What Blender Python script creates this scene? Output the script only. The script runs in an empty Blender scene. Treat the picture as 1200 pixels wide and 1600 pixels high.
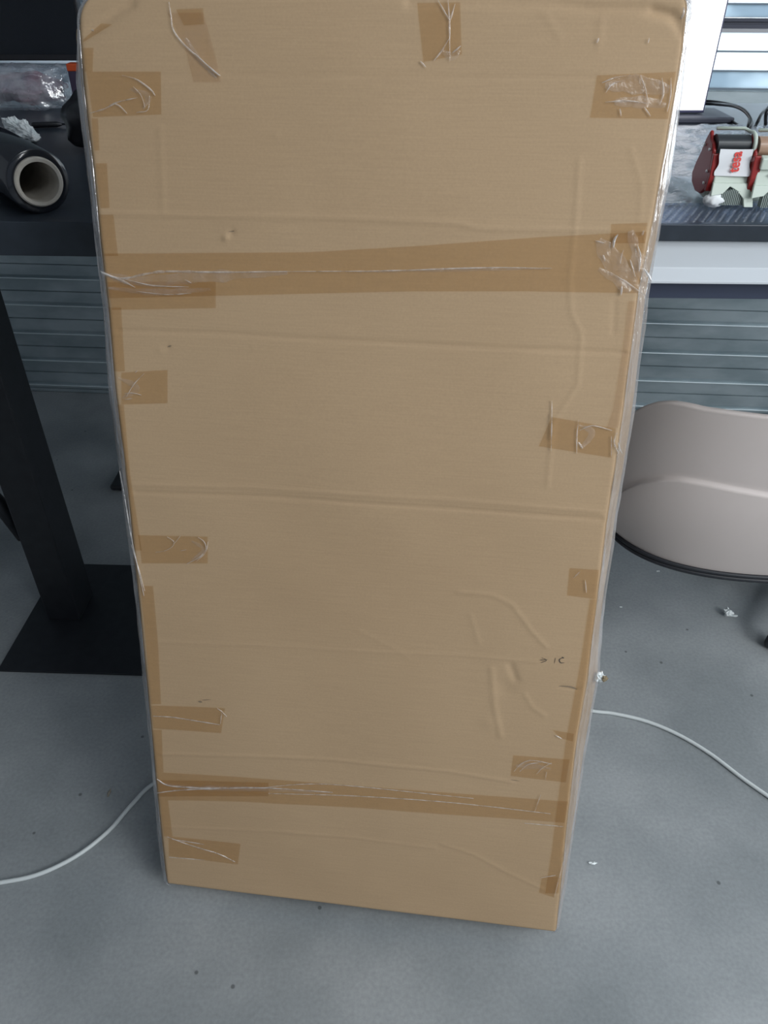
import bpy, bmesh, math, random
import numpy as np
from mathutils import Vector, Matrix, noise
random.seed(4)
C = bpy.context.scene.collection
S = bpy.context.scene

# ------------------------------------------------------------------ camera
PITCH = math.radians(36.6); CAMH = 1.45; F = 1200.0
cp, sp = math.cos(PITCH), math.sin(PITCH)
cam = bpy.data.cameras.new('camera'); co = bpy.data.objects.new('camera', cam); C.objects.link(co)
co.location = (0, 0, CAMH); co.rotation_euler = (math.pi / 2 - PITCH, 0, 0)
cam.sensor_fit = 'VERTICAL'; cam.sensor_height = 32.0; cam.lens = 32.0 * F / 1600.0
cam.clip_start = .02; cam.clip_end = 60
S.camera = co
# ------------------------------------------------------------------ world, exposure
S.view_settings.view_transform = 'Standard'; S.view_settings.look = 'None'
S.view_settings.gamma = 1; S.view_settings.exposure = 0.0; S.view_settings.use_curve_mapping = False
w = bpy.data.worlds.new('world'); S.world = w; w.use_nodes = True
w.node_tree.nodes['Background'].inputs[0].default_value = (.72, .84, 1, 1)
w.node_tree.nodes['Background'].inputs[1].default_value = .27
S.cycles.max_bounces = 8; S.cycles.transparent_max_bounces = 24
# ------------------------------------------------------------------ window / door daylight, added overhead fill
def area(name, loc, target, sx, sy, power, col):
    l = bpy.data.lights.new(name, 'AREA'); l.shape = 'RECTANGLE'; l.size = sx; l.size_y = sy
    l.energy = power; l.color = col
    o = bpy.data.objects.new(name, l); C.objects.link(o); o.location = loc
    o.rotation_euler = (Vector(target) - Vector(loc)).to_track_quat('-Z', 'Y').to_euler()
    return o
area('daylight_door_behind', (2.8, -1.5, 2.35), (0.3, 1.0, .8), 1.6, 1.2, 76, (.95, .98, 1))
area('overhead_fill', (1.3, -.6, 3.25), (1.0, .0, 0), 1.2, 1.0, 38, (.92, .97, 1))  # added overhead area light grazing the box; the ceiling has no opening
area('daylight_window_right', (3.3, 0.9, 1.9), (0, 1.1, .7), 2.4, 1.6, 34, (.86, .94, 1))
area('daylight_outside_shutter', (1.5, 3.6, 1.5), (1.3, 2.5, 1.25), 2.2, 1.0, 70, (.85, .94, 1))

# ------------------------------------------------------------------ pixel rays of the photograph
def ray(px, py):
    a, b = (px - 600) / F, (py - 800) / F
    return np.array([a, cp - b * sp, -(sp + b * cp)])
def at_z(px, py, z):
    r = ray(px, py); k = (z - CAMH) / r[2]; return Vector((r[0] * k, r[1] * k, z))
def at_d(px, py, d):
    r = ray(px, py); k = d / r[1]; return Vector((r[0] * k, d, CAMH + r[2] * k))

# ------------------------------------------------------------------ helpers
def link(name, me, mat=None, parent=None):
    o = bpy.data.objects.new(name, me); C.objects.link(o)
    if mat is not None: me.materials.append(mat)
    if parent is not None: o.parent = parent
    return o
def obj(name, bm, mat, parent=None, smooth=False, bevel=0, seg=2):
    bmesh.ops.recalc_face_normals(bm, faces=bm.faces)
    me = bpy.data.meshes.new(name); bm.to_mesh(me); bm.free()
    o = link(name, me, mat, parent)
    if smooth:
        for p in me.polygons: p.use_smooth = True
    if bevel:
        m = o.modifiers.new('bevel', 'BEVEL'); m.width = bevel; m.segments = seg; m.limit_method = 'ANGLE'
        m.harden_normals = False
    return o
def empty(name, loc=(0, 0, 0), rz=0):
    o = bpy.data.objects.new(name, None); C.objects.link(o); o.location = loc; o.rotation_euler = (0, 0, rz)
    o.empty_display_size = .05
    return o
def tag(o, label=None, cat=None, group=None, kind=None):
    if label: o['label'] = label
    if cat: o['category'] = cat
    if group: o['group'] = group
    if kind: o['kind'] = kind
    return o
def struct(name, bm, mat, **k):
    o = obj(name, bm, mat, **k); o['kind'] = 'structure'; return o
def box(bm, x0, x1, y0, y1, z0, z1, M=None):
    vs = [bm.verts.new((x, y, z)) for x in (x0, x1) for y in (y0, y1) for z in (z0, z1)]
    for f in ((0, 1, 3, 2), (4, 6, 7, 5), (0, 4, 5, 1), (2, 3, 7, 6), (0, 2, 6, 4), (1, 5, 7, 3)):
        bm.faces.new([vs[i] for i in f])
    if M is not None:
        for v in vs: v.co = M @ v.co
    return bm
def catmull(pts, n=8):
    pts = [Vector(p) for p in pts]
    P = [2 * pts[0] - pts[1]] + pts + [2 * pts[-1] - pts[-2]]
    out = []
    for i in range(1, len(P) - 2):
        for k in range(n):
            t = k / n; a, b, c, d = P[i - 1:i + 3]
            out.append(.5 * ((2 * b) + (c - a) * t + (2 * a - 5 * b + 4 * c - d) * t * t + (3 * b - a - 3 * c + d) * t ** 3))
    out.append(P[-2]); return out
def tube(bm, pts, r, n=10, cap=True):
    rs = r if isinstance(r, (list, tuple)) else [r] * len(pts)
    rings = []; prev = Vector((0, 0, 1))
    for i, p in enumerate(pts):
        p = Vector(p); t = (Vector(pts[min(i + 1, len(pts) - 1)]) - Vector(pts[max(i - 1, 0)])).normalized()
        a = prev - t * prev.dot(t)
        if a.length < 1e-4: a = Vector((1, 0, 0)) - t * t.x
        a.normalize(); b = t.cross(a); prev = a
        rings.append([bm.verts.new(p + (a * math.cos(6.28318 * k / n) + b * math.sin(6.28318 * k / n)) * rs[i]) for k in range(n)])
    for A, B in zip(rings, rings[1:]):
        for k in range(n): bm.faces.new((A[k], A[(k + 1) % n], B[(k + 1) % n], B[k]))
    if cap: bm.faces.new(rings[0][::-1]); bm.faces.new(rings[-1])
    return bm
def prism(bm, poly, x0, x1):          # poly in (y, z), extruded along x
    A = [bm.verts.new((x0, y, z)) for y, z in poly]; B = [bm.verts.new((x1, y, z)) for y, z in poly]
    bm.faces.new(A[::-1]); bm.faces.new(B); n = len(poly)
    for k in range(n): bm.faces.new((A[k], A[(k + 1) % n], B[(k + 1) % n], B[k]))
    return bm
def grid(bm, fn, nu, nv):
    V = [[bm.verts.new(fn(i / nu, j / nv)) for i in range(nu + 1)] for j in range(nv + 1)]
    for j in range(nv):
        for i in range(nu): bm.faces.new((V[j][i], V[j][i + 1], V[j + 1][i + 1], V[j + 1][i]))
    return V
def rough_lump(bm, c, r, seed, sub=3, amp=.35, fr=3.0, sc=(1, 1, 1)):
    t = bmesh.new(); bmesh.ops.create_icosphere(t, subdivisions=sub, radius=1)
    off = Vector((seed * 7.3, seed * 3.1, seed * 5.7)); m = {}
    for v in t.verts:
        d = v.co.normalized(); k = 1 + amp * noise.noise(d * fr + off) * 2 + amp * .5 * noise.noise(d * fr * 2.7 + off)
        m[v] = bm.verts.new(Vector(c) + Vector((d.x * sc[0], d.y * sc[1], d.z * sc[2])) * r * k)
    for f in t.faces: bm.faces.new([m[v] for v in f.verts])
    t.free(); return bm

# ------------------------------------------------------------------ materials
def mat(name, col, rough=.5, metal=0, **kw):
    m = bpy.data.materials.new(name); m.use_nodes = True
    b = m.node_tree.nodes['Principled BSDF']
    b.inputs['Base Color'].default_value = (*col, 1); b.inputs['Roughness'].default_value = rough
    b.inputs['Metallic'].default_value = metal
    for k, v in kw.items(): b.inputs[k.replace('_', ' ')].default_value = v
    return m
def N(m, t, **k):
    n = m.node_tree.nodes.new(t)
    for a, v in k.items(): setattr(n, a, v)
    return n
def L(m, a, b): m.node_tree.links.new(a, b)
def noisy(m, c0, c1, scale, detail=6, stretch=(1, 1, 1), bump=0, bscale=None, bdist=.002, lo=.35, hi=.65):
    b = m.node_tree.nodes['Principled BSDF']; tc = N(m, 'ShaderNodeTexCoord'); mp = N(m, 'ShaderNodeMapping')
    mp.inputs['Scale'].default_value = stretch; L(m, tc.outputs['Object'], mp.inputs['Vector'])
    n = N(m, 'ShaderNodeTexNoise'); n.inputs['Scale'].default_value = scale; n.inputs['Detail'].default_value = detail
    L(m, mp.outputs[0], n.inputs['Vector'])
    r = N(m, 'ShaderNodeValToRGB'); r.color_ramp.elements[0].position = lo; r.color_ramp.elements[1].position = hi
    r.color_ramp.elements[0].color = (*c0, 1); r.color_ramp.elements[1].color = (*c1, 1)
    L(m, n.outputs[0], r.inputs[0]); L(m, r.outputs[0], b.inputs['Base Color'])
    if bump:
        n2 = N(m, 'ShaderNodeTexNoise'); n2.inputs['Scale'].default_value = bscale or scale * 3; n2.inputs['Detail'].default_value = 5
        L(m, mp.outputs[0], n2.inputs['Vector'])
        bp = N(m, 'ShaderNodeBump'); bp.inputs['Strength'].default_value = bump; bp.inputs['Distance'].default_value = bdist
        L(m, n2.outputs[0], bp.inputs['Height']); L(m, bp.outputs[0], b.inputs['Normal'])
    return m, r, mp, n

# concrete floor with blotches and small dark specks
m_floor, r_, mp_, n_ = noisy(mat('concrete', (.3, .3, .3), .62), (.240, .262, .272), (.355, .375, .385), 3.2, 10, bump=.25, bscale=60, bdist=.001)
vo = N(m_floor, 'ShaderNodeTexVoronoi'); vo.inputs['Scale'].default_value = 13; L(m_floor, mp_.outputs[0], vo.inputs['Vector'])
vr = N(m_floor, 'ShaderNodeValToRGB'); vr.color_ramp.elements[0].position = .035; vr.color_ramp.elements[1].position = .06
vr.color_ramp.elements[0].color = (.45, .45, .45, 1); vr.color_ramp.elements[1].color = (1, 1, 1, 1)
L(m_floor, vo.outputs['Distance'], vr.inputs[0])
fn = N(m_floor, 'ShaderNodeTexNoise'); fn.inputs['Scale'].default_value = 140; L(m_floor, mp_.outputs[0], fn.inputs['Vector'])
fr = N(m_floor, 'ShaderNodeMapRange'); fr.inputs['To Min'].default_value = .80; fr.inputs['To Max'].default_value = 1.18; L(m_floor, fn.outputs[0], fr.inputs[0])
mx = N(m_floor, 'ShaderNodeMix', data_type='RGBA', blend_type='MULTIPLY'); mx.inputs[0].default_value = 1
L(m_floor, r_.outputs[0], mx.inputs[6]); L(m_floor, vr.outputs[0], mx.inputs[7])
mx2 = N(m_floor, 'ShaderNodeVectorMath', operation='SCALE'); L(m_floor, mx.outputs[2], mx2.inputs[0]); L(m_floor, fr.outputs[0], mx2.inputs['Scale'])
L(m_floor, mx2.outputs[0], m_floor.node_tree.nodes['Principled BSDF'].inputs['Base Color'])

m_galv, *_ = noisy(mat('galvanised_steel', (.4, .45, .5), .45, .55), (.33, .40, .43), (.48, .55, .58), 6, 6, (1, 1, 2.5), bump=.12, bscale=9, bdist=.004)
m_plaster = mat('wall_paint', (.55, .57, .6), .8)
m_darkframe = mat('dark_frame', (.045, .05, .075), .5)
m_blackdesk, *_ = noisy(mat('black_laminate', (.012, .014, .018), .33), (.026, .033, .043), (.034, .043, .056), 30, 4, bump=.08, bscale=200, bdist=.0005)
m_blackmetal, *_ = noisy(mat('black_powder_coat', (.013, .015, .019), .5), (.011, .013, .017), (.016, .018, .023), 40, 4, bump=.1, bscale=300, bdist=.0004)
m_whitemetal = mat('white_powder_coat', (.62, .66, .70), .4)
m_navy = mat('dark_navy', (.04, .05, .085), .4)
m_black = mat('black_plastic', (.012, .012, .015), .35)
m_blackfilm = mat('black_stretch_film', (.012, .014, .02), .16, 0, Coat_Weight=.5)
m_core, *_ = noisy(mat('grey_core_board', (.5, .45, .38), .85), (.46, .42, .36), (.56, .52, .46), 40)
m_white, *_ = noisy(mat('white_tissue', (.8, .85, .85), .8), (.84, .90, .90), (.93, .95, .95), 30, bump=.15, bscale=90)
m_chair, *_ = noisy(mat('beige_shell_plastic', (.52, .48, .46), .55), (.60, .535, .505), (.64, .57, .54), 3, bump=.12, bscale=260, bdist=.0006)
m_rubber = mat('black_rubber', (.018, .02, .026), .5)
m_cable = mat('white_cable_sheath', (.66, .70, .70), .45)
m_red = mat('red_plastic', (.30, .022, .02), .3)
m_cream = mat('cream_plastic', (.62, .70, .62), .4)
m_greyrib = mat('grey_ribbed_plastic', (.28, .33, .31), .5)
m_steel = mat('bright_steel', (.75, .75, .75), .3, 1)
m_tissuewhite = mat('white_tape_backing', (.80, .82, .85), .4)
m_redink = mat('red_ink', (.72, .05, .04), .5)
m_browntape = mat('brown_tape_roll', (.42, .27, .19), .3)
m_orange = mat('orange_plastic', (.42, .06, .015), .45)
m_tvscreen = mat('dark_screen_glass', (.006, .008, .012), .12)
m_pink, *_ = noisy(mat('bag_contents', (.3, .2, .25), .7), (.12, .14, .19), (.42, .20, .24), 9)
m_ink = mat('dark_scuff', (.06, .055, .05), .8)

def lit(name, col, e):
    m = mat(name, (0, 0, 0), .3); b = m.node_tree.nodes['Principled BSDF']
    b.inputs['Emission Color'].default_value = (*col, 1); b.inputs['Emission Strength'].default_value = e; return m
m_screen = lit('lit_white_screen', (.93, .95, 1), 1.6)

def clear(name, gloss, haze, tint=(1, 1, 1), rough=.12, bump=.6, bscale=30, stretch=(1, 1, 1), haze_col=(.9, .93, 1)):
    """thin clear plastic: see-through, with gloss and a little milky haze"""
    m = bpy.data.materials.new(name); m.use_nodes = True; nt = m.node_tree
    nt.nodes.remove(nt.nodes['Principled BSDF']); out = nt.nodes['Material Output']
    tc = N(m, 'ShaderNodeTexCoord'); mp = N(m, 'ShaderNodeMapping'); mp.inputs['Scale'].default_value = stretch
    L(m, tc.outputs['Object'], mp.inputs[0])
    n = N(m, 'ShaderNodeTexNoise'); n.inputs['Scale'].default_value = bscale; n.inputs['Detail'].default_value = 5; L(m, mp.outputs[0], n.inputs[0])
    bp = N(m, 'ShaderNodeBump'); bp.inputs['Strength'].default_value = bump; bp.inputs['Distance'].default_value = .01
    L(m, n.outputs[0], bp.inputs['Height'])
    t = N(m, 'ShaderNodeBsdfTransparent'); t.inputs[0].default_value = (*tint, 1)
    d = N(m, 'ShaderNodeBsdfDiffuse'); d.inputs[0].default_value = (*haze_col, 1); L(m, bp.outputs[0], d.inputs['Normal'])
    tr = N(m, 'ShaderNodeBsdfTranslucent'); tr.inputs[0].default_value = (*haze_col, 1)
    ad = N(m, 'ShaderNodeMixShader'); ad.inputs[0].default_value = .5; L(m, d.outputs[0], ad.inputs[1]); L(m, tr.outputs[0], ad.inputs[2])
    g = N(m, 'ShaderNodeBsdfGlossy'); g.inputs['Roughness'].default_value = rough; L(m, bp.outputs[0], g.inputs['Normal'])
    a = N(m, 'ShaderNodeMixShader'); b = N(m, 'ShaderNodeMixShader')
    mr = N(m, 'ShaderNodeMapRange'); mr.inputs[1].default_value = .35; mr.inputs[2].default_value = .7
    mr.inputs[3].default_value = haze * .4; mr.inputs[4].default_value = min(1, haze * 1.8)
    L(m, n.outputs[0], mr.inputs[0]); L(m, mr.outputs[0], a.inputs[0])
    L(m, t.outputs[0], a.inputs[1]); L(m, ad.outputs[0], a.inputs[2])
    b.inputs[0].default_value = gloss; L(m, a.outputs[0], b.inputs[1]); L(m, g.outputs[0], b.inputs[2])
    L(m, b.outputs[0], out.inputs[0]); return m
m_tape = clear('brown_packing_tape', .035, .03, (.932, .872, .775), .3, .15, 60, haze_col=(.75, .62, .45))
m_tapethin = clear('thin_packing_tape', .03, .05, (.96, .92, .87), .3, .15, 60, haze_col=(.8, .74, .68))
m_wrap = clear('stretch_film', .30, .22, (1, 1, 1), .12, 1.0, 34, (2.2, 2.2, .22))
m_streak = clear('film_crease', .10, .42, (1, 1, 1), .2, .5, 60, haze_col=(1, .97, .95))
m_bag = clear('clear_plastic_bag', .22, .30, (.93, .97, 1), .15, .9, 22)
m_bubble = clear('bubble_wrap_film', .05, .035, (.9, .94, 1), .35, .2, 60)

# ------------------------------------------------------------------ the room
WA = math.radians(4.3)
wd = Vector((math.cos(WA), -math.sin(WA), 0)); wn = Vector((math.sin(WA), math.cos(WA), 0))   # along the shutter / outwards
W0 = Vector((-1.26, 2.76, 0))
def MW():   # matrix of the shutter wall: x along, y outwards
    return Matrix(((wd.x, wn.x, 0, W0.x), (wd.y, wn.y, 0, W0.y), (0, 0, 1, 0), (0, 0, 0, 1)))
def wall_h(px, py):
    r = Vector(ray(px, py)); k = W0.dot(wn) / r.dot(wn); return CAMH + r.z * k
XL, XR, YB, ZC = -3.4, 3.6, -3.6, 3.3
bm = bmesh.new(); box(bm, XL - .1, XR + .1, YB - .1, 3.4, -.1, 0); struct('floor', bm, m_floor)
bm = bmesh.new(); box(bm, XL - .1, XR + .1, YB - .1, 3.4, ZC, ZC + .1); struct('ceiling', bm, m_plaster)
bm = bmesh.new(); box(bm, XL - .1, XL, YB, 3.2, 0, ZC); struct('wall_left', bm, m_plaster)
bm = bmesh.new()
box(bm, XR, XR + .1, YB, 3.2, 0, 1.0); box(bm, XR, XR + .1, YB, 3.2, 2.8, ZC)
box(bm, XR, XR + .1, YB, -.4, 1.0, 2.8); box(bm, XR, XR + .1, 2.2, 3.2, 1.0, 2.8); struct('wall_right', bm, m_plaster)
bm = bmesh.new()
box(bm, XL, -.5, YB - .1, YB, 0, ZC); box(bm, 2.9, XR, YB - .1, YB, 0, ZC); box(bm, -.5, 2.9, YB - .1, YB, 3.0, ZC); struct('wall_front', bm, m_plaster)

# shutter wall: a continuous galvanised slatted door; profile pushed out lips every slat
WX0, WX1 = -2.25, 4.95
z_win0 = wall_h(1150, 111); z_win1 = wall_h(1150, 50); z_beam1 = wall_h(1150, 28); z_top2 = wall_h(1150, -60)
def slats(zs, lip=.013, face=.004):
    """zs: heights of the lips from low to high; returns (y, z) profile, y negative = into the room"""
    pr = []
    for a, b in zip(zs, zs[1:]):
        h = b - a; m = a + h * .5
        pr += [(-.001, a), (-face, a + h * .1), (-face, m - .0025), (0.002, m - .001), (.002, m + .001), (-face, m + .0025), (-face, b - .006), (-.009, b - .0045), (-.009, b - .004), (-.001, b - .0004)]
    return pr
rows = [0.0] + sorted(wall_h(110, y) for y in (392 + 0, 434, 476, 520, 562, 600))
top = rows[-1]; pitch = .107
z_low = wall_h(1150, 139)
low = rows + [top + pitch * k for k in range(1, 6) if top + pitch * k < z_low - .02] + [z_low]
def profile_mesh(bm, pr, M, back=.03):
    A = [bm.verts.new(M @ Vector((WX0, y, z))) for y, z in pr]; B = [bm.verts.new(M @ Vector((WX1, y, z))) for y, z in pr]
    for k in range(len(pr) - 1): bm.faces.new((A[k], B[k], B[k + 1], A[k + 1]))
    a0 = [bm.verts.new(M @ Vector((x, back, z))) for x in (WX0, WX1) for z in (pr[0][1], pr[-1][1])]
    bm.faces.new((a0[0], a0[1], a0[3], a0[2])); bm.faces.new((A[0], a0[0], a0[2], B[0])); bm.faces.new((A[-1], B[-1], a0[3], a0[1]))
    return bm
bm = bmesh.new(); profile_mesh(bm, slats(low), MW()); wb = struct('wall_back', bm, m_galv)
m_hem_highlight = mat('pale_hem_highlight', (.80, .88, .90), .35, .25)  # paler than the slats: paints the bright line each lip catches
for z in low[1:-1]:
    bm = bmesh.new(); tube(bm, [MW() @ Vector((x, -.0095, z - .003)) for x in (WX0, WX1)], .0019, 8); obj('slat_hem_highlight', bm, m_hem_highlight, wb, smooth=True)
bm = bmesh.new(); pr = slats([z_top2, z_top2 + .107, z_top2 + .214, z_top2 + .8, 3.3]); profile_mesh(bm, pr, MW()); struct('wall_back_upper', bm, m_galv)
# translucent slat window between them, daylight outside
m_trans = bpy.data.materials.new('translucent_sheet'); m_trans.use_nodes = True
nt = m_trans.node_tree; nt.nodes.remove(nt.nodes['Principled BSDF'])
tr = N(m_trans, 'ShaderNodeBsdfTranslucent'); tr.inputs[0].default_value = (.93, .97, 1, 1)
df = N(m_trans, 'ShaderNodeBsdfDiffuse'); df.inputs[0].default_value = (.8, .88, .95, 1)
mm = N(m_trans, 'ShaderNodeMixShader'); mm.inputs[0].default_value = .25
L(m_trans, tr.outputs[0], mm.inputs[1]); L(m_trans, df.outputs[0], mm.inputs[2]); L(m_trans, mm.outputs[0], nt.nodes['Material Output'].inputs[0])
zm = wall_h(1150, 80.5)
t = empty('window_1', (0, 0, 0)); t['kind'] = 'structure'
z6 = wall_h(1150, 6)
m_lit_slat = m_trans.copy(); m_lit_slat.name = 'lit_slat_sheet'  # tinted rows stand in for metal slats bright with reflected daylight
tn = [n for n in m_lit_slat.node_tree.nodes if n.type == 'BSDF_TRANSLUCENT'][0]
nz = N(m_lit_slat, 'ShaderNodeTexNoise'); nz.inputs['Scale'].default_value = 7; tcz = N(m_lit_slat, 'ShaderNodeTexCoord'); L(m_lit_slat, tcz.outputs['Object'], nz.inputs[0])
rz_ = N(m_lit_slat, 'ShaderNodeValToRGB'); rz_.color_ramp.elements[0].position = .4; rz_.color_ramp.elements[1].position = .62
rz_.color_ramp.elements[0].color = (.36, .43, .48, 1); rz_.color_ramp.elements[1].color = (.58, .64, .68, 1); L(m_lit_slat, nz.outputs[0], rz_.inputs[0]); L(m_lit_slat, rz_.outputs[0], tn.inputs[0])
for a, b, m_ in ((z_low, z_win0, m_lit_slat), (z_win0, zm, m_trans), (zm, z_win1, m_trans), (z_beam1, z6, m_lit_slat), (z6, z_top2, m_trans)):
    bm = bmesh.new(); box(bm, WX0, WX1, .004, .008, a + .002, b - .0015, MW()); obj('window_and_lit_slat', bm, m_, t)
bm = bmesh.new()
for z in (z_low, z_win0, zm, z6): box(bm, WX0, WX1, -.004, .012, z - .0015, z + .002, MW())
obj('window_frame', bm, mat('frame_line', (.16, .2, .24), .5), t)
bm = bmesh.new(); za, zb, zc = wall_h(1150, 44), wall_h(1150, 38), wall_h(1150, 28)
box(bm, WX0, WX1, -.012, .02, za, zb, MW()); box(bm, WX0, WX1, -.006, .02, zb, (zb + zc) / 2, MW()); box(bm, WX0, WX1, -.014, .02, (zb + zc) / 2, zc, MW())
struct('trim_1', bm, m_darkframe)
bm = bmesh.new(); box(bm, WX0, WX1, -.02, .02, z_win1, za, MW()); struct('trim_2', bm, mat('grey_sill', (.42, .42, .44), .5))

# ------------------------------------------------------------------ the big cardboard box
t_box = .155; yaw, lean, roll, BW, BL = .12669747, .25681522, -.00666524, .72835221, 1.4401528
r0 = Vector((math.cos(yaw), -math.sin(yaw), 0)); f0 = Vector((math.sin(yaw), math.cos(yaw), 0))
up0 = Vector((0, 0, math.cos(lean))) + f0 * math.sin(lean)
bx = math.cos(roll) * r0 - math.sin(roll) * up0; bz = math.cos(roll) * up0 + math.sin(roll) * r0; by = bz.cross(bx)
lift = t_box * math.sin(lean) + .0035
sc = (CAMH - lift) / CAMH
BW *= sc; BL = BL * sc + .006
O = Vector((-.05464233 * sc, .70959395 * sc, lift + .0024))
MB = Matrix(((bx.x, by.x, bz.x, O.x), (bx.y, by.y, bz.y, O.y), (bx.z, by.z, bz.z, O.z), (0, 0, 0, 1)))
cam_l = MB.inverted() @ Vector((0, 0, CAMH)); MBr = MB.to_3x3().inverted()
def uv(px, py, depth=0.0):
    d = MBr @ Vector(ray(px, py)); k = (depth - cam_l.y) / d.y; p = cam_l + d * k; return (p.x, p.z)
MMPX = .00075     # metres of box face per photo pixel, roughly
creases = [  # (pixels, height in mm, half width in mm)
 ([(150,118),(330,117),(560,118),(760,121),(930,120)], -.35, 3),
 ([(155,333),(300,337),(500,340),(640,345),(720,350),(745,357),(1005,361)], .9, 3.2),
 ([(185,517),(330,520),(500,530),(700,540),(975,551)], -.9, 3),
 ([(205,757),(400,762),(600,775),(750,785),(940,800)], .8, 2.6),
 ([(210,769),(420,776),(600,788),(940,811)], -1.1, 2.8),
 ([(245,1003),(400,1008),(560,1017),(720,1024),(840,1034)], .45, 2.6),
 ([(250,1178),(400,1182),(520,1188),(700,1205),(800,1222)], .8, 3),
 ([(260,1293),(420,1298),(560,1310),(680,1325)], .5, 3),
 ([(690,1318),(740,1335),(790,1362),(850,1390)], .5, 3),
 ([(905,250),(900,340),(890,440),(893,490),(908,520),(903,600),(865,660),(855,760)], .5, 3),
 ([(985,230),(1003,290),(1000,345)], .35, 3), ([(960,470),(958,520)], -.5, 3),
 ([(715,925),(770,930),(800,945),(830,985),(853,1010)], .6, 3),
 ([(560,985),(620,1015),(640,1030)], .2, 4),
 ([(250,200),(255,330)], .3, 4), ([(735,960),(748,1004)], .35, 4),
 ([(640,4),(760,3),(860,3),(930,13),(1000,12),(1062,28)], -1.6, 6),
 ([(128,60),(150,45),(185,18),(205,6)], -1.6, 6),
 ([(1020,14),(1050,22),(1066,50)], -1.8, 5),
 ([(768,1045),(772,1100),(782,1150)], .7, 5), ([(798,1040),(806,1062)], -1.2, 6),
 ([(820,1085),(832,1105),(850,1118)], .5, 4),
 ([(940,30),(935,75)], .4, 4), ([(875,60),(850,20)], .3, 4),
 ([(300,1392),(560,1418),(840,1450)], 0, 3),
 ([(875,1072),(905,1078)], -.6, 3),
]
dents = [((353,372), 1.8, 5), ((362,363), -1.6, 5), ((262,543), -.7, 5), ((250,548), .6, 5), ((395,541), .6, 4), ((432,212), .4, 5),
         ((790,1075), -1.4, 20), ((765,1130), 1.0, 18), ((600,300), 1.5, 160), ((560,700), 3, 130), ((500,1150), -2, 120), ((850,600), 1.5, 90)]
def disp(U, V):
    """outward displacement (m) of the front board at face coordinates"""
    D = np.zeros_like(U)
    for pts, h, wd_ in creases:
        q = [uv(*p) for p in pts]; best = np.full_like(U, 1e9)
        for (x0, y0), (x1, y1) in zip(q, q[1:]):
            dx, dy = x1 - x0, y1 - y0; tt = np.clip(((U - x0) * dx + (V - y0) * dy) / (dx * dx + dy * dy), 0, 1)
            best = np.minimum(best, (U - x0 - tt * dx) ** 2 + (V - y0 - tt * dy) ** 2)
        D += 1.25 * h * 1e-3 * np.exp(-best / (wd_ * .9e-3) ** 2)
    for p, h, s in dents:
        a, b = uv(*p); D += h * 1e-3 * np.exp(-((U - a) ** 2 + (V - b) ** 2) / (s * .75e-3) ** 2)
    D += .0006 * np.sin(U * 23 + np.sin(V * 9) * 2) * np.sin(V * 17 + 1.3)
    return D
# left and right board edges measured on the photo, as half-widths along the length
EL = [(124,35),(127,80),(133,150),(146,260),(158,380),(170,480),(180,600),(196,730),(210,860),(222,980),(230,1060),(243,1200),(252,1290),(262,1380)]
ER = [(1073,20),(1067,80),(1054,160),(1040,240),(1024,330),(1010,400),(1000,450),(985,540),(972,640),(958,740),(945,820),(936,900),(924,990),(916,1060),(900,1150),(890,1230),(880,1320),(872,1400),(866,1455)]
el = sorted((uv(*p)[1], uv(p[0] - 3, p[1])[0]) for p in EL); er = sorted((uv(*p)[1], uv(p[0] + (5 if p[1] > 500 else 2), p[1])[0]) for p in ER)
def edgeL(v): return np.interp(v, [a for a, b in el], [b for a, b in el])
def edgeR(v): return np.interp(v, [a for a, b in er], [b for a, b in er])
SO = [(1079,8),(1079,25),(1076,60),(1070,110),(1060,170),(1050,250),(1042,300),(1030,370),(1018,428),(1011,470),(1003,540),(995,610),(985,680),(975,740),(965,800),(957,860),(947,920),(940,980),(938,1010),(936,1055),(926,1110),(914,1180),(904,1250),(893,1320),(884,1380),(872,1440)]
SI = [(118,20),(115,55),(119,100),(129,190),(142,290),(152,380),(163,480),(172,600),(186,720),(203,850),(216,950),(224,1040),(238,1180),(247,1290),(257,1370)]
so = sorted((uv(p[0], p[1], .018)[1], uv(p[0], p[1], .018)[0]) for p in SO); si = sorted((uv(p[0], p[1], .018)[1], uv(p[0], p[1], .018)[0]) for p in SI)
def filmR(v): return np.interp(v, [a for a, b in so], [b for a, b in so])
def filmL(v): return np.interp(v, [a for a, b in si], [b for a, b in si])

m_card, rc, mpc, nc = noisy(mat('corrugated_cardboard', (.4, .3, .2), .75), (.470, .320, .186), (.520, .362, .216), 2.2, 8, (1, 1, 1), lo=.3, hi=.7)
b_ = m_card.node_tree.nodes['Principled BSDF']
mp2 = N(m_card, 'ShaderNodeMapping'); mp2.inputs['Scale'].default_value = (14, 14, 420); tc2 = N(m_card, 'ShaderNodeTexCoord'); L(m_card, tc2.outputs['Object'], mp2.inputs[0])
n2 = N(m_card, 'ShaderNodeTexNoise'); n2.inputs['Scale'].default_value = 1; n2.inputs['Detail'].default_value = 3; L(m_card, mp2.outputs[0], n2.inputs[0])
n3 = N(m_card, 'ShaderNodeTexNoise'); n3.inputs['Scale'].default_value = 320; L(m_card, tc2.outputs['Object'], n3.inputs[0])
ad = N(m_card, 'ShaderNodeMath', operation='ADD'); L(m_card, n2.outputs[0], ad.inputs[0]); L(m_card, n3.outputs[0], ad.inputs[1])
mr = N(m_card, 'ShaderNodeMapRange'); mr.inputs[1].default_value = .6; mr.inputs[2].default_value = 1.4; mr.inputs[3].default_value = .94; mr.inputs[4].default_value = 1.055; L(m_card, ad.outputs[0], mr.inputs[0])
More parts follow.
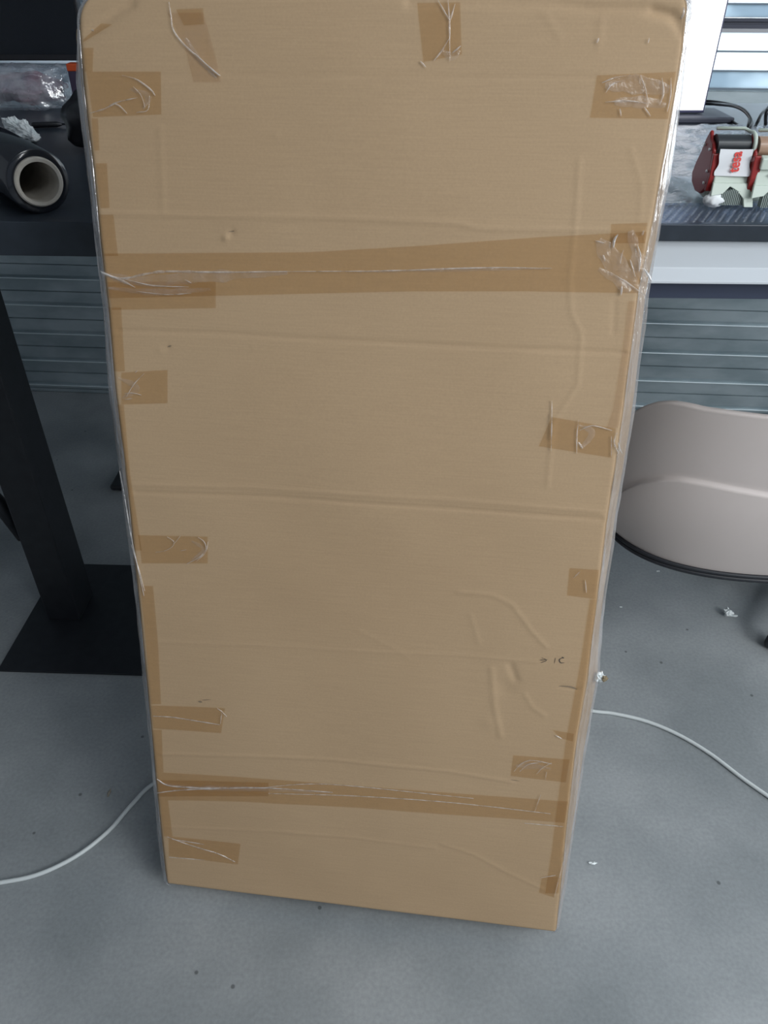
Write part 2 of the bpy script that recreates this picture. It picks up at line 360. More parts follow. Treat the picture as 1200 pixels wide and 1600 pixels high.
vs_ = N(m_card, 'ShaderNodeVectorMath', operation='SCALE'); L(m_card, rc.outputs[0], vs_.inputs[0]); L(m_card, mr.outputs[0], vs_.inputs['Scale']); L(m_card, vs_.outputs[0], b_.inputs['Base Color'])
bp = N(m_card, 'ShaderNodeBump'); bp.inputs['Strength'].default_value = .12; bp.inputs['Distance'].default_value = .0006; L(m_card, ad.outputs[0], bp.inputs['Height']); L(m_card, bp.outputs[0], b_.inputs['Normal'])

rootb = empty('cardboard_box'); rootb.matrix_world = MB
tag(rootb, 'tall brown cardboard box wrapped in stretch film, leaning back against the desks', 'cardboard box')
NU, NV = 230, 520; RE = .0065
# ring across the width at height v: back-left, side, rounded front edge, front, rounded edge, side, back-right
vs = np.linspace(0, BL, NV + 1); us = np.linspace(0, 1, NU + 1)
Lw = edgeL(vs) + .0; Rw = edgeR(vs)
# rounded top corners (crushed) and softened bottom corners
cTL, cTR, cB = .032, .014, .008
def inset(v, c, end):
    k = np.clip((v - (end - c)) / c, 0, 1); return c * (1 - np.sqrt(np.maximum(0, 1 - k * k)))
Lw = Lw + inset(vs, cTL, BL + 1e-6) * .9 + inset(BL - vs, cB, BL) * .9
Rw = Rw - inset(vs, cTR, BL + 1e-6) * .9 - inset(BL - vs, cB, BL) * .9
UU = Lw[:, None] + (Rw - Lw)[:, None] * us[None, :]; VV = np.repeat(vs[:, None], NU + 1, 1)
D = disp(UU, VV)
ed = np.minimum(UU - Lw[:, None], Rw[:, None] - UU); eb = np.minimum(VV, BL - VV)
kk = np.clip(1 - np.minimum(ed, eb) / RE, 0, 1); YY = -D * (1 - kk) + RE * (1 - np.sqrt(np.maximum(0, 1 - kk * kk)))
bm = bmesh.new()
G = [[bm.verts.new((UU[j, i], YY[j, i], VV[j, i])) for i in range(NU + 1)] for j in range(NV + 1)]
for j in range(NV):
    for i in range(NU): bm.faces.new((G[j][i], G[j][i + 1], G[j + 1][i + 1], G[j + 1][i]))
BK = {}
def bk(j, i):
    if (j, i) not in BK: BK[(j, i)] = bm.verts.new((UU[j, i] * .992, t_box, min(max(VV[j, i], .0), BL)))
    return BK[(j, i)]
MD_ = {}
def mid_(j, i):          # the wrapped sides bulge a little behind the front edge
    if (j, i) not in MD_:
        u_ = UU[j, i]; v_ = VV[j, i]
        if i == 0: u_ = min(u_, float(filmL(v_)) + .0022) if cB < v_ < BL - cTL else u_
        if i == NU: u_ = max(u_, float(filmR(v_)) - .0025) if cB < v_ < BL - cTR else u_
        MD_[(j, i)] = bm.verts.new((u_, .020, v_))
    return MD_[(j, i)]
loop = [(0, i) for i in range(NU + 1)] + [(j, NU) for j in range(1, NV + 1)] + [(NV, i) for i in range(NU - 1, -1, -1)] + [(j, 0) for j in range(NV - 1, 0, -1)]
for a, b in zip(loop, loop[1:] + loop[:1]): bm.faces.new((G[a[0]][a[1]], mid_(*a), mid_(*b), G[b[0]][b[1]])); bm.faces.new((mid_(*a), bk(*a), bk(*b), mid_(*b)))
bm.faces.new([BK[a] for a in loop])
o = obj('carton', bm, m_card, rootb, smooth=True)

def surf(px, py, off):
    a, b = uv(px, py); return a, b, off
def tape(quad, m=m_tape, off=.0009, n=(24, 6), name='packing_tape'):
    q = [uv(*p) for p in quad]; bm = bmesh.new()
    nu, nv = n
    U = np.zeros((nv + 1, nu + 1)); V = U.copy()
    for j in range(nv + 1):
        for i in range(nu + 1):
            a, b = i / nu, j / nv
            for (w_, c) in (((1 - a) * (1 - b), q[0]), (a * (1 - b), q[1]), (a * b, q[2]), ((1 - a) * b, q[3])):
                U[j, i] += w_ * c[0]; V[j, i] += w_ * c[1]
    L_, R_ = edgeL(V), edgeR(V); e = np.minimum(U - L_, R_ - U); k = np.clip(1 - e / RE, 0, 1.0); y = -disp(U, V) * (1 - k) + RE * (1 - np.sqrt(np.maximum(0, 1 - k * k))) - off
    G = [[bm.verts.new((U[j, i], y[j, i], V[j, i])) for i in range(nu + 1)] for j in range(nv + 1)]
    for j in range(nv):
        for i in range(nu): bm.faces.new((G[j][i], G[j][i + 1], G[j + 1][i + 1], G[j + 1][i]))
    return obj(name, bm, m, rootb, smooth=True)
tapes = [
 [(136,112),(252,112),(253,179),(146,183)], [(933,118),(1057,112),(1044,186),(922,184)],
 [(652,4),(719,3),(722,85),(662,97)],
 [(172,404),(500,392),(1010,362),(1002,458)], [(190,582),(262,578),(262,630),(190,632)],
 [(862,651),(962,669),(956,715),(842,697)], [(216,836),(325,838),(325,880),(222,880)],
 [(890,887),(936,890),(932,936),(886,930)], [(236,1102),(352,1106),(346,1145),(240,1138)],
 [(802,1180),(890,1186),(884,1222),(798,1212)], [(264,1306),(376,1318),(372,1350),(264,1337)],
 [(847,1369),(872,1370),(866,1402),(842,1394)], [(863,1140),(897,1146),(895,1158),(876,1153)],
 [(130,70),(130,50),(180,14),(196,12)], [(955,350),(1012,348),(1008,380),(953,380)],
]
tapes.pop(3); tapes[12 - 0] = [(129,62),(158,36),(176,38),(130,66)]
for q in tapes: tape(q)
# the long bands that run round the box
def band(topl, botl, name='tape_band', m=m_tape, off=.0011):
    n = 70; bm = bmesh.new(); xs0, xs1 = topl[0][0], topl[-1][0]; rows_ = []
    A = [(x, np.interp(x, [p[0] for p in topl], [p[1] for p in topl])) for x in np.linspace(topl[0][0], topl[-1][0], n)]
    B = [(x, np.interp(x, [p[0] for p in botl], [p[1] for p in botl])) for x in np.linspace(botl[0][0], botl[-1][0], n)]
    P = [[(a[0] + (b[0] - a[0]) * t_ / 6, a[1] + (b[1] - a[1]) * t_ / 6) for a, b in zip(A, B)] for t_ in range(7)]
    U = np.array([[uv(*p)[0] for p in r] for r in P]); V = np.array([[uv(*p)[1] for p in r] for r in P])
    e = np.minimum(U - edgeL(V), edgeR(V) - U); k = np.clip(1 - e / RE, 0, 1); y = -disp(U, V) * (1 - k) + RE * (1 - np.sqrt(np.maximum(0, 1 - k * k))) - off
    G = [[bm.verts.new((U[j, i], y[j, i], V[j, i])) for i in range(n)] for j in range(7)]
    for j in range(6):
        for i in range(n - 1): bm.faces.new((G[j][i], G[j][i + 1], G[j + 1][i + 1], G[j + 1][i]))
    return obj(name, bm, m, rootb, smooth=True)
band([(163,396),(480,394),(640,385),(850,370),(1010,362)], [(170,466),(340,462),(640,455),(820,455),(998,458)])
band([(168,440),(338,440)], [(176,484),(338,481)], 'packing_tape', off=.0016)
band([(246,1206),(380,1214),(560,1228),(700,1238),(888,1252)], [(250,1250),(380,1252),(560,1262),(700,1272),(882,1285)])
band([(244,1218),(420,1222)], [(248,1244),(420,1243)], 'packing_tape', off=.0016)
# edge-sealing tape down both long edges
def vband(inner, outer, off=.0013, m=m_tape):
    n = 60; bm = bmesh.new(); ys = np.linspace(inner[0][1], inner[-1][1], n); G = []
    for y_ in ys:
        a = np.interp(y_, [p[1] for p in inner], [p[0] for p in inner]); b = np.interp(y_, [p[1] for p in outer], [p[0] for p in outer]); row = []
        for t_ in range(5):
            u_, v_ = uv(a + (b - a) * t_ / 4, y_); U = np.array([[u_]]); V = np.array([[v_]])
            e = min(u_ - edgeL(v_), edgeR(v_) - u_); k = min(1, max(0, 1 - e / RE))
            row.append(bm.verts.new((u_, -disp(U, V)[0, 0] * (1 - k) + RE * (1 - math.sqrt(1 - k * k)) - off, v_)))
        G.append(row)
    for j in range(n - 1):
        for i in range(4): bm.faces.new((G[j][i], G[j][i + 1], G[j + 1][i + 1], G[j + 1][i]))
    return obj('edge_tape', bm, m, rootb, smooth=True)
vband([(147,75),(146,112)], [(130,75),(132,112)])
vband([(154,185),(156,235)], [(144,185),(148,235)])
vband([(168,255),(172,325)], [(150,255),(158,325)])
vband([(178,335),(185,400)], [(154,335),(162,400)])
vband([(190,480),(196,580)], [(168,480),(177,580)])
vband([(194,632),(204,740),(222,860)], [(181,632),(197,740),(210,860)])
vband([(240,915),(248,1010),(252,1100)], [(220,915),(229,1010),(236,1100)])
vband([(253,1140),(256,1206)], [(238,1140),(244,1206)])
vband([(263,1250),(270,1306)], [(250,1250),(256,1306)])
vband([(922,936),(908,1030),(884,1160),(872,1250),(862,1330),(852,1395)], [(933,936),(921,1030),(899,1160),(888,1250),(880,1330),(873,1395)])
vband([(982,470),(972,555),(958,640),(948,668)], [(998,462),(984,555),(972,640),(966,668)], m=m_tapethin)
vband([(262,20),(290,75),(303,128)], [(316,12),(330,60),(345,120)], m=m_tapethin)
tape([(276,15),(318,13),(320,38),(288,40)], off=.0016)
# scuffs and small marks on the board
def stroke(bm, pts, wpx, off, h=0.0, taper=True):
    P = catmull([(p[0], p[1], 0) for p in pts], 6) if len(pts) > 2 else [Vector((pts[0][0] + (pts[1][0] - pts[0][0]) * k / 10, pts[0][1] + (pts[1][1] - pts[0][1]) * k / 10, 0)) for k in range(11)]
    Q = [uv(p.x, p.y) for p in P]; n = len(Q); prev = None
    for i, (a, b) in enumerate(Q):
        x0, y0 = Q[max(0, i - 1)]; x1, y1 = Q[min(n - 1, i + 1)]; l = math.hypot(x1 - x0, y1 - y0) + 1e-9
        nx, ny = -(y1 - y0) / l, (x1 - x0) / l; s = i / (n - 1)
        ww = wpx * MMPX * .5 * (math.sin(math.pi * min(max(s, .04), .96)) ** .5 if taper else 1) * (.75 + .5 * noise.noise(Vector((a * 60, b * 60, 3))))
        d = -disp(np.array([[a]]), np.array([[b]]))[0, 0]
        row = [bm.verts.new((a + nx * ww * s_, d - off - h * hh, b + ny * ww * s_)) for s_, hh in ((-1, 0), (-.4, .8), (.0, 1), (.4, .8), (1, 0))]
        if prev:
            for k in range(4): bm.faces.new((prev[k], prev[k + 1], row[k + 1], row[k]))
        prev = row
bm = bmesh.new()
for pts, wp in (([(846,1027),(854,1031),(845,1035)], 2), ([(843,1031),(856,1030)], 2), ([(868,1027),(866,1036)], 1.2), ([(880,1027),(874,1030),(876,1035),(882,1035)], 1.8), ([(878,1026),(881,1028)], 2.6)):
    stroke(bm, pts, wp, .0006)
obj('scuff_mark', bm, m_ink, rootb)
m_smear = mat('brown_smear', (.27, .20, .13), .8)
for pts, wp in (([(310,1096),(316,1097)], 5), ([(316,1094),(330,1093)], 2), ([(262,542),(268,540)], 3), ([(873,1072),(890,1073),(902,1077)], 4), ([(357,362),(366,361)], 3), ([(798,1218),(812,1220)], 2)):
    bm = bmesh.new(); stroke(bm, pts, wp, .0006); obj('smear', bm, m_smear, rootb)
# creased stretch film: the white streaks on the face
streaks = [([(265,4),(268,25),(272,48),(290,72),(318,96),(345,119)],3.5),([(700,0),(702,35),(703,96)],3),([(684,0),(702,32)],2.5),([(702,60),(690,80),(678,95)],3),([(711,6),(703,34)],3),
 ([(657,96),(666,106)],3),([(720,72),(706,84)],2.5),
 ([(142,177),(165,170),(185,160),(216,153)],3),([(178,162),(188,166),(200,178)],3),([(192,118),(215,125),(236,140),(244,150)],3),([(210,136),(222,150),(228,168)],2.4),([(235,150),(232,172),(215,176)],2),
 ([(158,424),(190,435),(228,428),(262,424),(340,425),(450,424)],4.5),([(440,424),(600,423),(760,418),(862,419)],2.2),([(160,426),(190,438),(212,449)],5),([(196,436),(240,446),(296,448)],2.4),([(214,455),(260,460),(300,458)],2),([(290,437),(300,442)],2),
 ([(964,368),(959,376),(958,387)],5),([(996,384),(999,398),(998,424)],4),([(974,390),(970,402),(969,412)],2.6),([(1006,420),(1013,430),(1017,442)],4.5),([(953,425),(980,442),(1008,462)],3),([(971,446),(970,461)],3),([(984,405),(992,432)],3),([(942,398),(945,408)],3),([(930,376),(945,380)],3),([(1005,360),(1003,368)],3),
 ([(862,625),(862,650),(861,704)],2.2),([(904,655),(901,680),(901,708)],3),([(905,672),(918,666),(930,665),(956,672)],3),([(964,675),(959,690),(966,708)],4),([(955,680),(955,714)],2.4),([(903,690),(910,700)],4),
 ([(198,620),(210,600),(226,583)],2),([(196,614),(210,614),(222,617)],2),([(212,582),(216,578)],2),([(195,624),(208,622)],2),
 ([(262,838),(272,845),(270,853),(258,860),(244,862)],1.6),([(283,836),(272,850)],1.4),([(310,838),(320,846),(322,858),(312,870),(293,880)],2.4),([(326,845),(322,862),(308,876)],1.8),([(283,860),(292,858)],1.6),
 ([(240,1118),(270,1120),(310,1126),(344,1131)],3),([(340,1105),(355,1118)],2.4),([(347,1112),(345,1130)],2),
 ([(246,1216),(262,1226),(290,1229),(330,1231),(420,1230),(520,1237)],5),([(244,1238),(280,1234),(340,1231)],3.5),([(420,1238),(560,1243),(700,1252),(860,1270)],2),([(400,1230),(480,1224),(560,1228),(740,1246)],1.8),([(820,1285),(880,1290)],1.8),([(845,1240),(835,1268)],1.6),
 ([(262,1306),(300,1320),(340,1332),(368,1345)],2.6),([(270,1310),(320,1318)],1.8),([(265,1338),(320,1342)],1.6),
 ([(803,1204),(815,1192),(832,1187),(862,1192)],2.6),([(812,1204),(826,1193),(845,1190)],2),([(838,1208),(848,1198),(862,1190)],2.2),([(852,1216),(854,1204)],1.8),
 ([(868,1148),(878,1153)],3),([(906,892),(896,902)],2.4),([(914,905),(916,925)],1.8),
 ([(188,735),(196,780),(206,840),(226,930)],3),([(206,850),(215,880),(227,922)],2.4),([(884,1330),(866,1400)],2),([(845,1370),(868,1366)],2),([(940,130),(960,122),(985,118)],3),([(946,145),(956,132),(975,126)],3),
 ([(1000,118),(1008,140),(1012,160)],3),([(1034,122),(1036,145),(1030,165)],3),([(1048,122),(1047,150),(1042,175)],2.6),([(945,160),(980,158),(1012,162)],2.6),([(968,170),(970,182)],2),([(1006,168),(1016,182)],2.4),([(935,60),(932,68)],3),([(1014,60),(1012,68)],2)]
for pts, wp in streaks:
    bm = bmesh.new(); stroke(bm, pts, wp * 1.25, .0018, .0012); obj('film_crease', bm, m_streak, rootb, smooth=True)
# fainter, wider folds where the film bunches up
m_faint = clear('bunched_film', .05, .11, (1, 1, 1), .2, .8, 45, haze_col=(1, .97, .95))
for pts, wp in [([(160,428),(220,440),(330,432),(450,426)], 26), ([(170,450),(240,456),(330,452)], 16), ([(935,375),(960,410),(1000,455)], 40), ([(985,360),(995,400),(1005,440)], 26), ([(935,420),(965,440),(985,455)], 22),
                ([(246,1222),(300,1230),(400,1232),(520,1238)], 16), ([(945,135),(990,132),(1045,140)], 34), ([(960,160),(1010,160),(1040,165)], 22), ([(205,140),(232,150),(225,170)], 14), ([(300,845),(318,858),(300,876)], 12), ([(905,664),(925,676),(908,700)], 14), ([(806,1196),(835,1196),(860,1200)], 18), ([(290,60),(310,90),(338,122)], 12), ([(185,590),(215,606),(192,622)], 14), ([(690,80),(706,88),(718,78)], 14), ([(560,425),(700,421),(860,419)], 8)]:
    bm = bmesh.new(); stroke(bm, pts, wp, .0014, .0008); obj('film_crease', bm, m_faint, rootb, smooth=True)
m_glint = clear('film_glint', .30, .75, (1, 1, 1), .12, .3, 60, haze_col=(1, 1, 1))  # whiter strips paint the bright highlights on the film creases
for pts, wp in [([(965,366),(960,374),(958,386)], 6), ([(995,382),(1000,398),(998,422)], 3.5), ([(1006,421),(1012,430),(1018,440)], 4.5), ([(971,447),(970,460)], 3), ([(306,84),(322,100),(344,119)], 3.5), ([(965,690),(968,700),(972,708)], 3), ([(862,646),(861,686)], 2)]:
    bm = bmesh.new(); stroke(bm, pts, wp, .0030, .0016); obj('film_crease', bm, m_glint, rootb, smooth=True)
# film wrapped round both long edges, standing a little off the board
def film_edge(side):
    n = 520; bm = bmesh.new(); G = []
    for j in range(n + 1):
        v = BL * j / n; e = float(np.interp(v, vs, Rw if side > 0 else Lw)); s_ = filmR(v) if side > 0 else filmL(v)
        row = []
        if BL - v < .09: q_ = max(0, (BL - v - .03) / .06); s_ = e + side * ((s_ - e) * side * q_ + .004 * (1 - q_))
        gap = max(.002, (s_ - e) * side)
        fl = .55 + .45 * noise.noise(Vector((v * 7, side, 0)))
        pts = [(e - side * .003 * fl, .0012), (e - side * .002, -.0004), (e - side * .0005, .0010), (e + side * gap * .45, .003), (e + side * gap * .85, .010), (e + side * gap, .018), (e + side * gap * .8, .045), (e + side * gap * .5, .09), (e + side * .003, .15), (e * .99, t_box + .001)]
        # corners follow the crushed board
        ins = 0
        cr = catmull([(a, b, 0) for a, b in pts], 3)
        for i, p in enumerate(cr):
            k = noise.noise(Vector((i * .45, v * 9 + side * 5, 1))) * .0022 + noise.noise(Vector((i * .9, v * 30, 7))) * .0012
            if i < 5: k *= .35
            row.append(bm.verts.new((p.x - side * ins * .9 + side * k, p.y - abs(k) * .6 * (i < 9), v)))
        G.append(row)
    for j in range(n):
        for i in range(len(G[0]) - 1): bm.faces.new((G[j][i], G[j][i + 1], G[j + 1][i + 1], G[j + 1][i]))
    return obj('stretch_film', bm, m_wrap, rootb, smooth=True)
film_edge(1); film_edge(-1)
# torn film tuft with a shred of board on the right edge, crumpled film on the corners
a, b = uv(935, 1067); bm = bmesh.new(); rough_lump(bm, (a + .004, .016, b), .0065, 3, 3, .5, 2.5); obj('film_tuft', bm, m_white, rootb)
bm = bmesh.new(); rough_lump(bm, (a + .0105, .012, b + .001), .0045, 5, 2, .5, 2.5); obj('torn_board_shred', bm, mat('torn_board', (.22, .17, .1), .8), rootb)
a, b = uv(136, 28); bm = bmesh.new(); rough_lump(bm, (a, .012, b), .013, 8, 3, .35, 2, (1.1, .7, 1.3)); obj('crumpled_film', bm, m_streak, rootb, smooth=True)
a, b = uv(1069, 20); bm = bmesh.new(); rough_lump(bm, (a, .010, b), .011, 9, 3, .35, 2, (.8, .7, 1.3)); obj('crumpled_film', bm, m_streak, rootb, smooth=True)

# ------------------------------------------------------------------ left desk
DZ = 1.11
def MD(x, y, a): return Matrix.Translation((x, y, 0)) @ Matrix.Rotation(-math.radians(a), 4, 'Z')
pL = at_z(0, 346, DZ)
ld = empty('desk', (pL.x, pL.y, 0), -math.radians(2.2)); tag(ld, 'black desk with thick top on square column with flat floor plate, left of the box', 'desk')
bm = bmesh.new(); box(bm, -1.3, .60, 0, .98, DZ - .052, DZ); obj('desk_top', bm, m_blackdesk, ld, bevel=.0015)
Ml = ld.matrix_basis.inverted() if False else (Matrix.Translation(ld.location) @ Matrix.Rotation(ld.rotation_euler.z, 4, 'Z')).inverted()
cA = Ml @ at_z(75, 968, .006); cB = Ml @ at_z(124, 972, .006); cC = Ml @ at_z(148, 930, .006)
bm = bmesh.new(); box(bm, cA.x, cB.x, cA.y, cA.y + .105, .006, DZ - .052); obj('column', bm, m_blackmetal, ld, bevel=.004)
pa = Ml @ at_z(-4, 1047, .006); pb = Ml @ at_z(130, 881, .006)
bm = bmesh.new(); box(bm, pa.x, pa.x + .56, pa.y, pb.y, 0, .006); obj('base_plate', bm, m_blackmetal, ld, bevel=.001)
q0 = Ml @ at_d(38, 838, 1.53); q1 = Ml @ at_d(-45, 730, 1.53)
bm = bmesh.new(); tube(bm, [q0, (q0 + q1) / 2, q1 + Vector((-.12, 0, .19))], .019, 12); obj('brace', bm, m_blackmetal, ld, smooth=True)
q = Ml @ at_z(172, 768, 0.0); cm = []
bm = bmesh.new(); box(bm, q.x, q.x + .34, q.y, q.y + .12, 0, .022); obj('foot', bm, m_blackmetal, ld, bevel=.02, seg=4)
bm = bmesh.new(); box(bm, q.x + .16, q.x + .25, q.y + .02, q.y + .10, .02, DZ - .052); obj('rear_column', bm, m_blackmetal, ld, bevel=.004)

# ------------------------------------------------------------------ right desk
pR = at_z(1040, 350, DZ)
rd = empty('desk', (pR.x, pR.y, 0), -math.radians(1.5)); tag(rd, 'desk with thin black top and white steel rail, right of the box behind the chair', 'desk')
Mr = (Matrix.Translation(rd.location) @ Matrix.Rotation(rd.rotation_euler.z, 4, 'Z')).inverted()
bk_ = Mr @ at_z(1150, 161, DZ)
bm = bmesh.new(); box(bm, -.36, 1.3, 0, bk_.y, DZ - .026, DZ); obj('desk_top', bm, m_blackdesk, rd, bevel=.002)
r1 = Mr @ at_d(1100, 379, pR.y + .02); r2 = Mr @ at_d(1100, 417, pR.y + .02); r3 = Mr @ at_d(1100, 441, pR.y + .0); r4 = Mr @ at_d(1100, 459, pR.y + .03)
bm = bmesh.new(); prism(bm, [(.010, DZ - .026), (.012, r2.z + .002), (-.006, r3.z + .004), (-.006, r3.z), (.05, r3.z), (.05, DZ - .026)], -.30, 1.25); obj('rail', bm, m_whitemetal, rd, bevel=.001)
bm = bmesh.new(); box(bm, -.30, 1.25, .012, .048, r4.z, r3.z); obj('rail_dark_strip', bm, m_navy, rd)  # dark navy strip along the bottom of the rail
for x in (-.26, 1.2):
    bm = bmesh.new(); box(bm, x, x + .06, .05, .11, 0, DZ - .026); obj('leg', bm, m_whitemetal, rd, bevel=.003)
    bm = bmesh.new(); box(bm, x, x + .06, bk_.y - .12, bk_.y - .06, 0, DZ - .026); obj('leg', bm, m_whitemetal, rd, bevel=.003)

# ------------------------------------------------------------------ tub chair
ch = empty('tub_chair', (.93, 1.47, 0)); tag(ch, 'beige moulded tub chair with a black bottom rim, seen from behind', 'chair')
A_, B_ = .47, .295
def foot(th, k=1.0, e=2.8):
    c, s = math.cos(th), math.sin(th)
    return Vector((A_ * k * math.copysign(abs(c) ** (2 / e), c), B_ * k * math.copysign(abs(s) ** (2 / e), s), 0))
Z0 = .385
def along(th, tab, far):
    """height of a shell line over the footprint point: measured on the back, falling away to the front of the seat"""
    p = foot(th); s_ = math.sin(th)
    X, Y = p.x + .93, p.y + 1.47
    z = .7; Yc = min(Y, 1.40)
    for _ in range(12):
        dz = Yc * cp + (CAMH - z) * sp; px = 600 + F * X / dz
        py = np.interp(px, [q[0] for q in tab], [q[1] for q in tab]); rr_ = ray(px, py); z = CAMH + rr_[2] * Yc / rr_[1]
    k = min(1, max(0, (s_ + .55) / 1.2)); k = k * k * (3 - 2 * k)
    return z * (1 - k) + far * k
def ztop(th): return along(th, [(880,668),(940,650),(975,639),(1000,632),(1025,628),(1050,627),(1075,631),(1100,637),(1150,644),(1200,650),(1300,662),(1500,690)], .40)
def zseam(th): return along(th, [(880,806),(940,783),(975,766),(1000,757),(1030,752),(1060,752),(1100,759),(1150,769),(1200,778),(1300,795),(1500,830)], .395)
NT = 160; bm = bmesh.new(); G = []
prof = [0, .015, .06, .15, .3, .5, .7, .85, .94, .965, .985, 1.0]
def shell_ring(th):
    pts = []; zs_, zt = zseam(th), ztop(th)
    for p in prof:                      # lower bowl
        k = .90 + .10 * math.sin(min(1, p * 1.15) * math.pi / 2)
        pts.append((k, Z0 + (zs_ - Z0) * p))
    pts.append((.992, zs_ + .003)); pts.append((.980, zs_ + .006)); pts.append((.978, zs_ + .010))
    for p in (.05, .12, .25, .4, .55, .7, .85, .95, .985):
        pts.append((.978 + .035 * p ** .8, zs_ + .010 + (zt - zs_ - .014) * p))
    pts += [(1.014, zt - .003), (1.008, zt), (.985, zt + .0005), (.968, zt - .004), (.962, zt - .02), (.93, (zt + .43) / 2), (.86, .425), (.6, .42), (.2, .415)]
    return pts
for i in range(NT):
    th = 2 * math.pi * i / NT
    G.append([bm.verts.new(foot(th, k) + Vector((0, 0, z))) for k, z in shell_ring(th)])
for i in range(NT):
    a, b = G[i], G[(i + 1) % NT]
    for k in range(len(a) - 1): bm.faces.new((a[k], b[k], b[k + 1], a[k + 1]))
bm.faces.new([g[-1] for g in G]); bm.faces.new([g[0] for g in G][::-1])
obj('shell', bm, m_chair, ch, smooth=True)
for z0, rr, kk_ in ((Z0 - .0005, .0048, .908), (Z0 - .0105, .0056, .905)):
    bm = bmesh.new(); pts = [foot(2 * math.pi * i / 120, kk_) + Vector((0, 0, z0)) for i in range(120)]; tube(bm, pts + [pts[0]], rr, 10, False)
    obj('bottom_rim', bm, m_rubber, ch, smooth=True)
bm = bmesh.new(); box(bm, .05, .38, 0, .22, .36, .398); obj('seat_plate', bm, m_rubber, ch, bevel=.01)
cc = Vector((.27, .10, 0))
bm = bmesh.new(); tube(bm, [cc + Vector((0, 0, .06)), cc + Vector((0, 0, .385))], .028, 20); obj('gas_column', bm, m_rubber, ch, smooth=True)
for k in range(5):
    a = math.radians(-135 + 72 * k); d = Vector((math.cos(a), math.sin(a), 0))
    bm = bmesh.new(); tube(bm, [cc + Vector((0, 0, .085)), cc + d * .14 + Vector((0, 0, .082)), cc + d * .285 + Vector((0, 0, .066))], [.024, .02, .015], 12)
    lg = obj('base_arm', bm, m_rubber, ch, smooth=True)
    e = cc + d * .285
    bm = bmesh.new(); ax = d.cross(Vector((0, 0, 1)))
    for s in (-1, 1):
        c1 = e + ax * .006 * s + Vector((0, 0, .0262)); c2 = e + ax * .024 * s + Vector((0, 0, .0262)); tube(bm, [c1, c1.lerp(c2, .3), c1.lerp(c2, .8), c2], [.022, .026, .026, .022], 24)
    tube(bm, [e + Vector((0, 0, .04)), e + Vector((0, 0, .07))], .006, 10)
    obj('caster', bm, m_rubber, lg, smooth=True)

# ------------------------------------------------------------------ roll of black stretch film on the left desk
c = at_z(62, 285, DZ + .0465); Rr = .0465
ax = (at_z(-60, 208, DZ + .0465) - at_z(62, 285, DZ + .0465)); ax.z = 0; ax.normalize()
rl = empty('stretch_film_roll', (c.x, c.y, DZ), math.atan2(ax.y, ax.x)); tag(rl, 'roll of black stretch film on a cardboard core, lying on the left desk', 'film roll')
def ring_tube(bm, ro, ri, x0, x1, n=64, zc=.0):
    secs = [(x0, ri), (x0, ro), (x1, ro), (x1, ri)]
    if ro - ri > .004: secs = [(x0, ri), (x0, ro - .002), (x0 + .002, ro), (x1 - .002, ro), (x1, ro - .002), (x1, ri)]
    R = [[bm.verts.new((x, r * math.cos(6.28318 * k / n), zc + r * math.sin(6.28318 * k / n))) for k in range(n)] for x, r in secs]
    m_ = len(R)
    for a in range(m_):
        A, B = R[a], R[(a + 1) % m_]
        for k in range(n): bm.faces.new((A[k], A[(k + 1) % n], B[(k + 1) % n], B[k]))
bm = bmesh.new(); ring_tube(bm, Rr, .0358, .006, .46, zc=Rr); obj('film_winding', bm, m_blackfilm, rl, smooth=False, bevel=0)
for p in bpy.data.objects[rl.children[0].name].data.polygons: p.use_smooth = p.area > 2e-4 or True
rl.children[0].modifiers.new('es', 'EDGE_SPLIT').split_angle = math.radians(50)
bm = bmesh.new(); ring_tube(bm, .0355, .0290, 0, .48, zc=Rr); o = obj('cardboard_core', bm, m_core, rl, smooth=True); o.modifiers.new('es', 'EDGE_SPLIT').split_angle = math.radians(40)

# ------------------------------------------------------------------ things on the left desk
def lobed(bm, a, b, r, seed, lobes=3, n=40):
    """one crumpled wad running from a to b, swelling and pinching along the way"""
    t = bmesh.new(); bmesh.ops.create_icosphere(t, subdivisions=5, radius=1); m = {}
    ax_ = (b - a); L_ = ax_.length * .5; ax_.normalize(); sd = Vector((-ax_.y, ax_.x, 0)); c_ = (a + b) / 2
    for v in t.verts:
        d = v.co.normalized(); k = 1 + .38 * noise.noise(d * 2.4 + Vector((seed, 0, 0))) + .3 * noise.noise(Vector((d.x * L_ / r * 1.5, d.y * 2, d.z * 2 + seed))) + .22 * noise.noise(d * 7 + Vector((0, seed, 0)))
        q = 1 - .28 * (.5 + .5 * math.cos(d.x * math.pi * lobes))
        m[v] = bm.verts.new(c_ + ax_ * d.x * (L_ + r * .3) * (1 + .1 * (k - 1)) + sd * d.y * r * k * q + Vector((0, 0, max(-r * .7, d.z * r * k * q))))
    for f in t.faces: bm.faces.new([m[v] for v in f.verts])
    t.free()
bm = bmesh.new(); a_, b_2 = at_z(8, 190, DZ + .016), at_z(58, 216, DZ + .016); lobed(bm, a_, b_2, .019, 4.2)
o = obj('tissue_wad', bm, m_white, None, smooth=False); tag(o, 'crumpled white tissue lying beside the black film roll', 'tissue')
a, b = at_z(50, 196, DZ + .006), at_z(107, 194, DZ + .006); d = b - a
pn = empty('pen', (a.x, a.y, DZ)); tag(pn, 'slim black pen lying behind the film roll', 'pen'); z_ = Vector((0, 0, .0065))
bm = bmesh.new(); tube(bm, [z_, z_ + d * .05, z_ + d * .68, z_ + d * .82], [.0050, .0062, .0062, .0030], 14); obj('barrel', bm, m_black, pn, smooth=True)
bm = bmesh.new(); tube(bm, [z_ + d * .82, z_ + d * .97, z_ + d], [.0022, .0018, .0008], 10); obj('tip', bm, m_black, pn, smooth=True)
